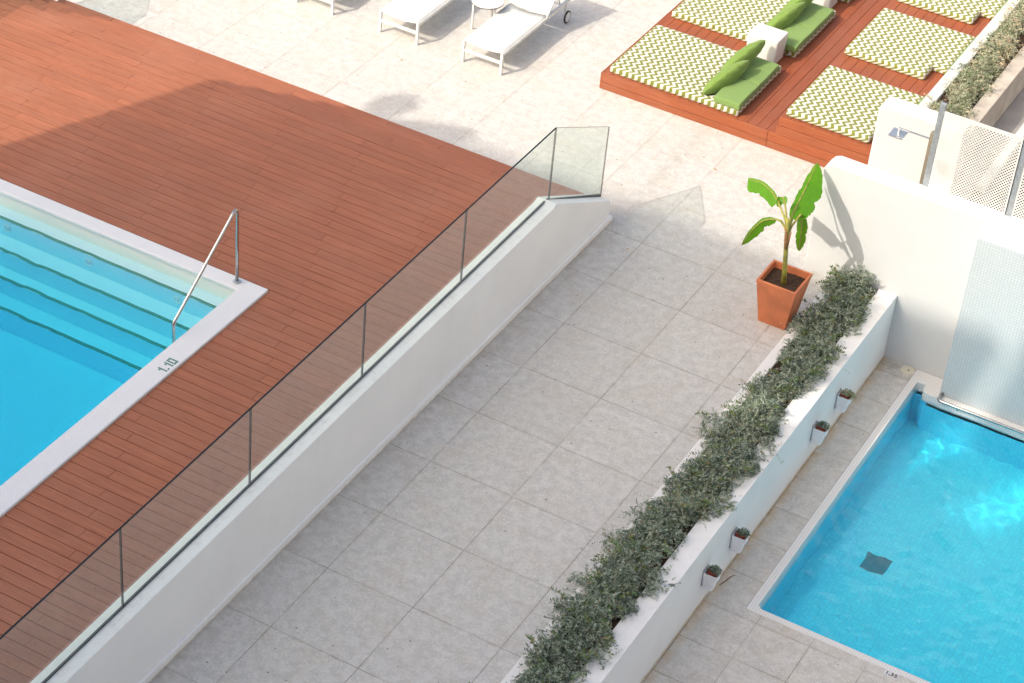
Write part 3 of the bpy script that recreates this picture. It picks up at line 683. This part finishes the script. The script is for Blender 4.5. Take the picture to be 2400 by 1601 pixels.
# ------------------------------------------------------------------ sun loungers
def lounger(x, y):
    t = empty('sun_lounger', (x, y, 0), 'x', 'sun lounger', 'white sun loungers in a row on the paving')
    Wd = .63; H = .335; a = .036
    def leg(x0, y0, z1=H):
        m = MB(); m.box(x+x0, x+x0+a, y+y0, y+y0+a, 0, z1-.0); return m.build('leg', M['whitemetal'], t, bevel=.004)
    leg(0, 0); leg(Wd-a, 0)
    m = MB()
    for xx in (0, Wd-a): m.box(x+xx+.001, x+xx+a-.001, y+a, y+1.93, H-.045, H-.001)
    m.box(x+a, x+Wd-a, y+.003, y+.030, .165, .205); m.box(x+a, x+Wd-a, y+1.90, y+1.93, H-.04, H-.005)
    m.box(x+a, x+Wd-a, y+1.30, y+1.33, H-.04, H-.012)
    m.build('frame', M['whitemetal'], t, bevel=.004)
    # sling: slightly sagging flat part, raised head part
    m = MB(); nx = 8; ys = [0.004+1.26*i/10 for i in range(11)]
    vs = [(x+a*.6+(Wd-a*1.2)*i/nx, y+q, H+.006-.030*math.sin(math.pi*i/nx)*(1 if q > .02 else 1)) for q in ys for i in range(nx+1)]
    m.add(vs, [(j*(nx+1)+i, j*(nx+1)+i+1, (j+1)*(nx+1)+i+1, (j+1)*(nx+1)+i) for j in range(10) for i in range(nx)])
    o = m.build('sling', M['sling'], t, smooth=True); so_ = o.modifiers.new('s', 'SOLIDIFY'); so_.thickness = .008
    m = MB(); ang = R(46); c, s = math.cos(ang), math.sin(ang)
    for xx in (.004, Wd-a+.006):
        m.prism([(y+1.27, H-.005), (y+1.27+.66*c, H-.005+.66*s), (y+1.27+.66*c-.026*s, H-.005+.66*s+.026*c), (y+1.27-.026*s, H-.005+.026*c)], x+xx, x+xx+.026, 'x')
    m.box(x+.03, x+Wd-.03, y+1.27+.64*c, y+1.27+.665*c, H+.64*s-.01, H+.64*s+.02)
    for xx in (.05, Wd-.07): m.prism([(y+1.72, H-.02), (y+1.735, H-.02), (y+1.27+.42*c+.012, H+.42*s), (y+1.27+.42*c-.003, H+.42*s)], x+xx, x+xx+.015, 'x')
    bk = m.build('back_frame', M['whitemetal'], t, bevel=.003)
    m = MB(); m.add([(x+.03+(Wd-.06)*i/nx, y+1.275+.65*c*j/6, H+.012+.65*s*j/6-.028*math.sin(math.pi*i/nx)) for j in range(7) for i in range(nx+1)],
                    [(j*(nx+1)+i, j*(nx+1)+i+1, (j+1)*(nx+1)+i+1, (j+1)*(nx+1)+i) for j in range(6) for i in range(nx)])
    o = m.build('back_sling', M['sling'], t, smooth=True); so_ = o.modifiers.new('s', 'SOLIDIFY'); so_.thickness = .008
    for sx in (0, 1):
        xx = x+(Wd+.012 if sx else -.032)
        m = MB(); m.tube([(xx, y+1.83, .095), (xx+.022, y+1.83, .095)], .095, 28); wh = m.build('wheel', M['black'], t, bevel=.006)
        m = MB(); m.tube([(xx-.003, y+1.83, .095), (xx+.025, y+1.83, .095)], .072, 24); m.build('hub', M['plastic'], wh)
        m = MB(); x3 = x+(Wd-a if sx else 0); m.box(x3+.004, x3+a-.004, y+1.815, y+1.845, .08, H-.046)
        m.tube([(min(xx, x3), y+1.83, .095), (max(xx, x3)+.02, y+1.83, .095)], .008, 8)
        m.build('wheel_bracket', M['whitemetal'], t)
    return t
l0 = lounger(-3.99, 10.42); l0['label'] = 'white sun lounger nearest the green daybeds, its black wheel in view'
l1 = copy_tree(l0); l1.location.x -= 1.325; l1['label'] = 'white sun lounger left of the round side table'
l2 = copy_tree(l0); l2.location.x -= 2.70; l2['label'] = 'white sun lounger at the top picture edge, only its foot in view'
# side table
tx, ty = -4.17, 11.40
t = empty('side_table', (tx, ty, 0), 'round white side table with black rim between two sun loungers', 'side table')
m = MB(); m.tube([(tx, ty, .437), (tx, ty, .447)], .225, 40); m.build('table_top', M['plastic'], t)
m = MB(); m.tube([(tx, ty, .428), (tx, ty, .4365)], .2265, 40); m.build('table_rim', M['black'], t)
for q in range(3):
    a = R(215+120*q); ex, ey = tx+.19*math.cos(a), ty+.19*math.sin(a)
    m = MB(); m.box(ex-.013, ex+.013, ey-.013, ey+.013, 0, .427); m.build('leg', M['whitemetal'], t)
for zz_ in (.02, .415):
    m = MB()
    for q in range(3):
        a = R(215+120*q); m.tube([(tx, ty, zz_), (tx+.18*math.cos(a), ty+.18*math.sin(a), zz_)], .011, 6)
    m.build('leg_brace', M['whitemetal'], t)

# ------------------------------------------------------------------ daybed platforms
def xboards(m, x0, x1, y0, y1, z, pitch=.142, L=2.6):
    x = x0; i = 0
    while x < x1-.02:
        xe = min(x+pitch-.006, x1); s = (i*.83) % L; ys = [y0]; q = y0+s
        while q < y1:
            if q > y0+.1: ys.append(q)
            q += L
        ys.append(y1)
        for a, b in zip(ys[:-1], ys[1:]):
            m.c = rng.random(); m.box(x, xe, a+.002, b-.002, z-.028, z)
        x += pitch; i += 1
t = empty('daybed_platform', (-.9, 10.95, 0), 'low wooden platform step carrying the left daybeds and walkway', 'platform', 'wooden daybed platforms')
LZ, HZ = .24, .50
m = MB(); xboards(m, -2.115, .448, 10.975, 24, LZ); m.build('boards', M['woody'], t)
m = MB(); m.c = .3; m.box(-2.12, .33, 10.95, 10.972, .105, LZ+.002); m.c = .7; m.box(-2.12, .33, 10.947, 10.972, .003, .100); m.c = .5
m.box(-2.137, -2.12, 10.95, 24, .003, LZ-.001)
m.c = .1; m.box(.334, 6, 10.95, 10.972, .105, LZ+.002); m.c = .9; m.box(.334, 6, 10.947, 10.972, .003, .100)
m.build('fascia', M['woodf'], t, bevel=.003)
m = MB(); m.box(-2.11, 6, 10.974, 24, .01, LZ-.03); m.build('underframe', M['gap'], t)
t = empty('daybed_platform', (1.5, 10.95, 0), 'higher wooden platform carrying the right daybeds beside the planter', 'platform', 'wooden daybed platforms')
m = MB(); xboards(m, .455, 1.93, 10.975, 24, HZ); m.build('boards', M['woody'], t)
m = MB(); m.c = .2; m.box(.452, 2.0, 10.952, 10.972, .378, HZ+.002); m.c = .6; m.box(.43, 2.0, 10.949, 10.972, LZ+.006, .372)
m.build('fascia', M['woodf'], t, bevel=.003)
m = MB(); m.box(.456, 1.93, 10.974, 24, LZ+.01, HZ-.03); m.build('underframe', M['gap'], t)

def soft_box(name, mat, x0, x1, y0, y1, z0, z1, bev, parent=None, lab=None, cat=None, grp=None, seed=0):
    m = MB(); g = parent
    me = bpy.data.meshes.new(name); bm = bmesh.new(); bmesh.ops.create_cube(bm, size=1)
    for v in bm.verts: v.co = Vector(((v.co.x)*(x1-x0), (v.co.y)*(y1-y0), (v.co.z+.5)*(z1-z0)))
    bmesh.ops.bevel(bm, geom=list(bm.edges), offset=bev, segments=4, affect='EDGES', profile=.6)
    bmesh.ops.subdivide_edges(bm, edges=[e for e in bm.edges if e.calc_length() > .2], cuts=10, use_grid_fill=True)
    r0 = random.Random(seed); ph = [r0.random()*6 for _ in range(4)]
    for v in bm.verts:
        n = math.sin(v.co.x*7+ph[0])*math.sin(v.co.y*6+ph[1])*.004+math.sin(v.co.x*15+ph[2]+v.co.y*11)*.0015
        if v.co.z > (z1-z0)*.5: v.co.z += n
        v.co.x += math.sin(v.co.y*9+ph[3])*.003*(abs(v.co.x)*2/(x1-x0)); v.co.y += math.sin(v.co.x*8+ph[2])*.003*(abs(v.co.y)*2/(y1-y0))
    for f in bm.faces: f.smooth = True
    bm.to_mesh(me); bm.free(); me.materials.append(mat)
    o = bpy.data.objects.new(name, me); C.objects.link(o); o.location = ((x0+x1)/2, (y0+y1)/2, z0)
    if lab: tag(o, lab, cat, grp)
    return o
mg = 'zigzag sun mattresses on the wooden platforms'
soft_box('mattress', M['chev'], -2.05, -.15, 11.02, 12.45, LZ, .345, .03, lab='zigzag mattress at the front left corner of the low wooden platform', cat='mattress', grp=mg, seed=1)
soft_box('mattress', M['chev'], -2.05, -.15, 12.90, 14.36, LZ, .345, .03, lab='zigzag mattress behind the white cube table on the low platform', cat='mattress', grp=mg, seed=2)
soft_box('mattress', M['chev'], -2.05, -.15, 14.83, 16.26, LZ, .345, .03, lab='zigzag mattress at the top picture edge beyond the second cube table', cat='mattress', grp=mg, seed=3)
for y0, y1, lab in ((11.02, 12.45, 'zigzag mattress on the high platform partly behind the shower wall'), (12.98, 14.42, 'middle zigzag mattress on the high platform beside the dry shrubs'), (14.86, 16.28, 'zigzag mattress on the high platform at the top picture edge')):
    m = MB(); m.prism([(0, 0), (1.165, 0), (1.165, .33), (1.37, .33), (1.37, y1-y0), (0, y1-y0)], 0, .105, 'z'); o = m.build('mattress', M['chev'], bevel=.03, seg=4)
    o.location = (.50, y0, HZ); tag(o, lab, 'mattress', mg)
cg = 'green seat cushions on the mattresses'
cu = [(-.51, -.135, 11.01, 11.635, .345, .445, 'front green seat cushion on the front left mattress'), (-.51, -.135, 11.645, 12.30, .345, .445, 'rear green seat cushion on the front left mattress, next to the cube table'),
      (-.51, -.135, 12.86, 13.50, .345, .445, 'green seat cushion just behind the white cube table'), (-.51, -.135, 13.51, 14.20, .345, .445, 'rear green seat cushion on the mattress behind the cube table'),
      (-.51, -.135, 14.86, 15.5, .345, .445, 'green seat cushion on the farthest left mattress')]
for i, (a, b, c_, d, e, f, lab) in enumerate(cu): soft_box('seat_cushion', M['cush'], a, b, c_, d, e, f, .018, lab=lab, cat='cushion', grp=cg, seed=20+i)
for i, (a, b) in enumerate(((11.36, 12.45), (13.32, 14.42), (15.2, 16.28))):
    soft_box('seat_cushion', M['cush'], 1.875, 1.942, a, b+.02, HZ, .625, .015, lab=['thin green cushion wedged between planter and the mattress behind the shower wall', 'thin green cushion wedged between planter and middle right mattress', 'thin green cushion between planter and the top edge right mattress'][i], cat='cushion', grp=cg, seed=40+i)
def pillow(A, B, hw, ht, roll, lab, seed):
    A, B = Vector(A), Vector(B); ax = (B-A); L = ax.length; ax.normalize(); up = Vector((0, 0, 1)); s = ax.cross(up).normalized(); u = s.cross(ax)
    cr_, sr = math.cos(roll), math.sin(roll); s2 = s*cr_+u*sr; u2 = u*cr_-s*sr
    nu, nv = 36, 22; vs = []; r0 = random.Random(seed); ph = [r0.random()*6 for _ in range(5)]
    mid = (A+B)/2
    for i in range(nu+1):
        tt = i/nu; w_ = max(0.0, math.sin(math.pi*tt))**.55
        for k in range(nv):
            a = 2*math.pi*k/nv; ca, sa = math.cos(a), math.sin(a)
            ww = hw*w_*math.copysign(abs(ca)**.9, ca); hh = ht*w_*math.copysign(abs(sa)**1.25, sa)*(1-.25*abs(ca))
            wr = .004*math.sin(tt*26+3*math.sin(a*2+ph[0])+ph[1])*w_+.003*math.sin(tt*47+a*3+ph[2])*w_
            vs.append(A+ax*(tt*L)+s2*(ww+wr*ca)+u2*(hh+wr*sa)-mid)
    m = MB(); m.add(vs, [(i*nv+k, i*nv+(k+1) % nv, (i+1)*nv+(k+1) % nv, (i+1)*nv+k) for i in range(nu) for k in range(nv)])
    o = m.build('pillow', M['pillow'], smooth=True); o.location = mid; tag(o, lab, 'pillow', 'green pillows leaning on the seat cushions')
pillow((-.69, 11.06, .385), (-.40, 11.82, .62), .165, .115, R(60), 'nearest green pillow, its near tip on the zigzag mattress', 1)
pillow((-.66, 11.50, .46), (-.42, 12.36, .68), .165, .115, R(60), 'green pillow whose tip reaches in front of the white cube table', 2)
pillow((-.70, 12.93, .385), (-.44, 13.80, .62), .165, .115, R(60), 'green pillow just behind the white cube table', 3)
pillow((-.66, 13.40, .46), (-.42, 14.26, .68), .165, .115, R(60), 'green pillow at the top edge, rear one of its pair', 4)
def cube_table(y, lab):
    t = empty('cube_table', (-.50, y+.19, LZ), lab, 'table', 'white cube tables between the daybeds')
    m = MB(); x0, x1, y0, y1 = -.735, -.275, y, y+.375; z0, z1 = LZ, .642; i_ = .02
    A = [(x0+i_, y0+i_, z0), (x1-i_, y0+i_, z0), (x1-i_, y1-i_, z0), (x0+i_, y1-i_, z0)]; B = [(x0, y0, z1), (x1, y0, z1), (x1, y1, z1), (x0, y1, z1)]
    m.add(A+B, [(3, 2, 1, 0), (4, 5, 6, 7), (0, 1, 5, 4), (1, 2, 6, 5), (2, 3, 7, 6), (3, 0, 4, 7)])
    m.build('cube_body', M['plastic'], t, bevel=.022, seg=4)
cube_table(12.48, 'white plastic cube table between the two nearest left mattresses')
cube_table(14.42, 'white plastic cube table cut by the top picture edge')

# ------------------------------------------------------------------ far planter, wall beyond
t = empty('raised_planter', (2.3, 11.2, 0), 'raised sunlit concrete planter beside the right daybeds', 'planter')
m = MB(); m.box(1.945, 2.10, 10.95, 24, 0, .75); m.build('planter_rim', M['white'], t, bevel=.012)
m = MB(); m.box(2.56, 2.76, 10.95, 24, -3, .748); m.build('planter_wall', M['conc'], t, bevel=.012)
m = MB(); m.box(2.10, 2.56, 10.95, 24, 0, .70); m.build('soil', M['soil'], t)
m = MB(); m.box(2.10, 2.56, 10.93, 10.949, 0, .75); m.build('end_wall', M['conc'], t)
t = empty('lower_ledge', (3.0, 15, -1), 'grey rendered ledge along the foot of the raised planter', 'ledge')
m = MB(); m.box(2.761, 3.07, 9.1, 24, -3, .28); m.build('ledge_body', M['concdark'], t, bevel=.01)
t = empty('terracotta_wall', (3.2, 15, -1), 'terracotta coloured wall seen beyond the perforated fence', 'wall')
m = MB(); m.box(3.071, 3.19, 11.3, 24, -3, .30); m.build('wall_edge', M['white'], t, bevel=.01)
m = MB(); m.box(3.191, 9, 11.3, 24, -3, .05); m.build('wall_body', M['orange'], t)
m = MB(); m.box(3.20, 9, 11.24, 11.295, -3, .03); m.build('shade_sheet', M['black'], t)  # black sheet stands in for deep shade seen through the fence holes
shrub('dry_shrubs', 'dry sunlit grey green shrubs growing in the raised planter', ((2.33, 11.0), (2.30, 17.5)), .33, .34, 7000, .72, M['leafdry'], 8, lambda r, n: r.rand(n), 2, (.024, .009))

# ------------------------------------------------------------------ shower
t = empty('shower_wall', (2.3, 10.5, 0), 'small white tiled wall behind the shower', 'wall')
m = MB(); m.prism([(1.885, 0), (3.0, 0), (3.0, 1.5), (1.955, 1.5), (1.91, 1.485), (1.885, 1.44)], 10.39, 10.68, 'y'); m.build('wall_body', M['mosaicwall2'], t, bevel=.03, seg=3)
t = empty('shower', (2.83, 9.6, 0), 'chrome shower with flat square head on a long arm', 'shower')
m = MB(); m.box(2.80, 2.875, 9.56, 9.64, 0, 1.84); m.build('column', plain('bronze grey metal', (.30, .26, .20), .5, .3), t, bevel=.004)
m = MB(); m.box(2.40, 2.80, 9.59, 9.608, 1.735, 1.75); m.build('arm', M['chrome'], t)
m = MB(); m.box(2.32, 2.50, 9.50, 9.70, 1.655, 1.672); m.tube([(2.415, 9.60, 1.67), (2.415, 9.60, 1.74)], .016, 12); m.build('shower_head', M['chrome'], t)

# ------------------------------------------------------------------ perforated fence
t = empty('perforated_fence', (3.05, 8.93, 1.5), 'white perforated metal fence on top of the white wall', 'fence')
for px in (3.005, 4.03, 5.03):
    m = MB(); m.box(px, px+.07, 8.925, 8.965, 1.44, 2.64 if px < 3.1 else 2.60); m.build('post', M['galv'], t, bevel=.003)
def perf(x0, x1, z0, z1, y):
    m = MB(); c = .0206; h = .0086; nx = int((x1-x0-.03)/c); nz = int((z1-z0-.04)/c)
    ax = (x1-x0-nx*c)/2; az = (z1-z0-nz*c)/2
    for j in range(nz):
        for i in range(nx):
            X, Z = x0+ax+i*c, z0+az+j*c
            if (i+j) % 2 == 0:
                cx, cz = X+c/2, Z+c/2; o_ = [(X, y, Z), (X+c, y, Z), (X+c, y, Z+c), (X, y, Z+c)]; i_ = [(cx-h, y, cz-h), (cx+h, y, cz-h), (cx+h, y, cz+h), (cx-h, y, cz+h)]
                m.add(o_+i_, [(0, 1, 5, 4), (1, 2, 6, 5), (2, 3, 7, 6), (3, 0, 4, 7)])
            else: m.add([(X, y, Z), (X+c, y, Z), (X+c, y, Z+c), (X, y, Z+c)], [(0, 1, 2, 3)])
    X0, X1, Z0, Z1 = x0+ax, x0+ax+nx*c, z0+az, z0+az+nz*c
    m.add([(x0, y, z0), (x1, y, z0), (x1, y, Z0), (x0, y, Z0)], [(0, 1, 2, 3)]); m.add([(x0, y, Z1), (x1, y, Z1), (x1, y, z1), (x0, y, z1)], [(0, 1, 2, 3)])
    m.add([(x0, y, Z0), (X0, y, Z0), (X0, y, Z1), (x0, y, Z1)], [(0, 1, 2, 3)]); m.add([(X1, y, Z0), (x1, y, Z0), (x1, y, Z1), (X1, y, Z1)], [(0, 1, 2, 3)])
    o = m.build('panel', M['whitemetal'], t); s = o.modifiers.new('s', 'SOLIDIFY'); s.thickness = .002
    m = MB(); m.box(x0, x1, y-.002, y+.022, z1, z1+.012); m.build('top_edge', M['whitemetal'], o)
perf(3.082, 4.025, 1.525, 2.545, 8.905); perf(4.105, 5.025, 1.525, 2.545, 8.905)

# ------------------------------------------------------------------ hotel building behind the camera (its shadow covers the terrace)
t = empty('hotel_building', (-5, -17, 0), 'white hotel building facing the pools from behind the viewer', 'building')
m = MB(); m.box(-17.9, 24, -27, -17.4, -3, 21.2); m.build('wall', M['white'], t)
YB = -17.2
m = MB()
# parapet wall, two slits added to throw light streaks on tiles and pool
def par(p): m.prism(p, YB-.1, YB+.1, 'y')
zt = 24.2
par([(-17.2, -3), (-9.85, -3), (-9.85, 21.5), (-9.45, 22.9), (-9.10, zt), (-17.2, zt+.1), (-17.2, zt-.3)])
par([(-9.85, -3), (-8.9, -3), (-8.9, 21.3), (-9.40, 21.3), (-9.85, 21.3)])
par([(-9.15, 21.301), (-8.3, 21.301), (-8.30, 22.6), (-8.72, zt+.1), (-8.78, zt+.1), (-9.10, 22.75)])
par([(-8.9, -3), (-7.6, -3), (-7.6, 21.3), (-8.9, 21.3)])
par([(-8.30, 22.6), (-7.7, 22.5), (-7.6, zt+.2), (-8.72, zt+.101)])
par([(-7.6, -3), (24, -3), (24, zt+.3), (-7.6, zt+.2)])
m.build('parapet', M['white'], t)
for fl in range(6):
    for cx in range(9):
        m = MB(); xx = -16+cx*4.3; m.box(xx, xx+1.6, -17.098, -17.07, 1.2+3.2*fl, 3.2+3.2*fl)
        m.build('window', M['concdark'], t)

t = empty('shadow_wall', (-10.2, -3.2, .85), 'unseen slim white wall added to cast the deck shadow, just outside the picture', 'building')  # unseen wall added, its outline shaped to the sharp deck shadow edge
m = MB(); m.prism([(-10.42, .87), (-10.42, 7.6), (-10.78, 10.0), (-10.36, 10.74), (-9.5, 11.2), (-9.2, 11.2), (-9.2, .87)], -3.05, -2.95, 'y'); m.build('wall', M['white'], t)
m = MB(); m.tube([(-10.42, -3, 10.6), (-10.42, -3, 11.25)], .02, 8); c_ = [(-10.45, -3, 11.18+.26*math.sin(R(-90+180*i/10))) for i in range(11)]; m.tube(c_, [max(.002, .26*math.cos(R(-90+180*i/10))) for i in range(11)], 16); m.build('shadow_ball', M['galv'], t)  # metal ball added to cast the round shadow blob on the paving
t = empty('bounce_block', (14, 10, -3), 'unseen white block added to bounce sunlight onto the walls, right of the picture', 'building')  # unseen reflector block added to brighten the shaded walls
m = MB(); m.box(13.5, 20, -6, 34, -3.1, 16); m.build('wall', stucco('bounce block render', (.80, .79, .77)), t)
for fl in range(5):
    for cy in range(8):
        m = MB(); yy = -4+cy*4.6; m.box(13.46, 13.498, yy, yy+1.5, 1.0+3.0*fl, 3.0+3.0*fl); m.build('window', M['concdark'], t)

# ------------------------------------------------------------------ small litter
r0 = random.Random(12)
M['dead'] = plain('dead leaf', (.50, .24, .06), .8, var=.3, sc=30); M['dead2'] = plain('brown leaf', (.16, .09, .05), .8)
for i, (x, y, s_, mt, lab) in enumerate(((.02, 10.05, .028, 'dead', 'orange dead leaf on the sunlit paving near the glass end'), (-.08, 7.77, .022, 'dead', 'tan dead leaf on the dark joint beside the low wall end'), (-3.0, 9.86, .016, 'dead2', 'dark crumb of leaf on the sunlit paving below the nearest lounger'),
        (-4.65, 9.95, .020, 'dead', 'reddish dead leaf on the paving in front of the middle lounger'), (1.32, 3.15, .015, 'dead2', 'dark leaf fragment on the shaded terrace slab nearest the hedge'), (.42, 4.72, .014, 'dead2', 'dark leaf fragment on the shaded terrace midway along the low wall'))):
    m = MB(); a = r0.random()*6
    P_ = [(x+s_*math.cos(a)*u-s_*.35*math.sin(a)*w_, y+s_*math.sin(a)*u+s_*.35*math.cos(a)*w_, .004+.007*abs(u)) for u, w_ in ((-1, 0), (-.3, 1), (.4, .8), (1, 0), (.4, -.8), (-.3, -1))]
    m.add(P_, [(0, 1, 2, 3, 4, 5)]); o = m.build('fallen_leaf', M[mt]); tag(o, lab, 'leaf', 'fallen leaves on the paving'); sm_ = o.modifiers.new('s', 'SOLIDIFY'); sm_.thickness = .0015
m = MB(); m.tube([(3.12, 3.86, ZL+.008), (3.15, 3.95, ZL+.012), (3.165, 4.05, ZL+.008), (3.20, 4.10, ZL+.01)], [.004, .006, .005, .003], 6); o = m.build('twig', M['dead2'], smooth=True)
tag(o, 'small brown twig lying on the lower paving at the planter wall foot', 'twig')
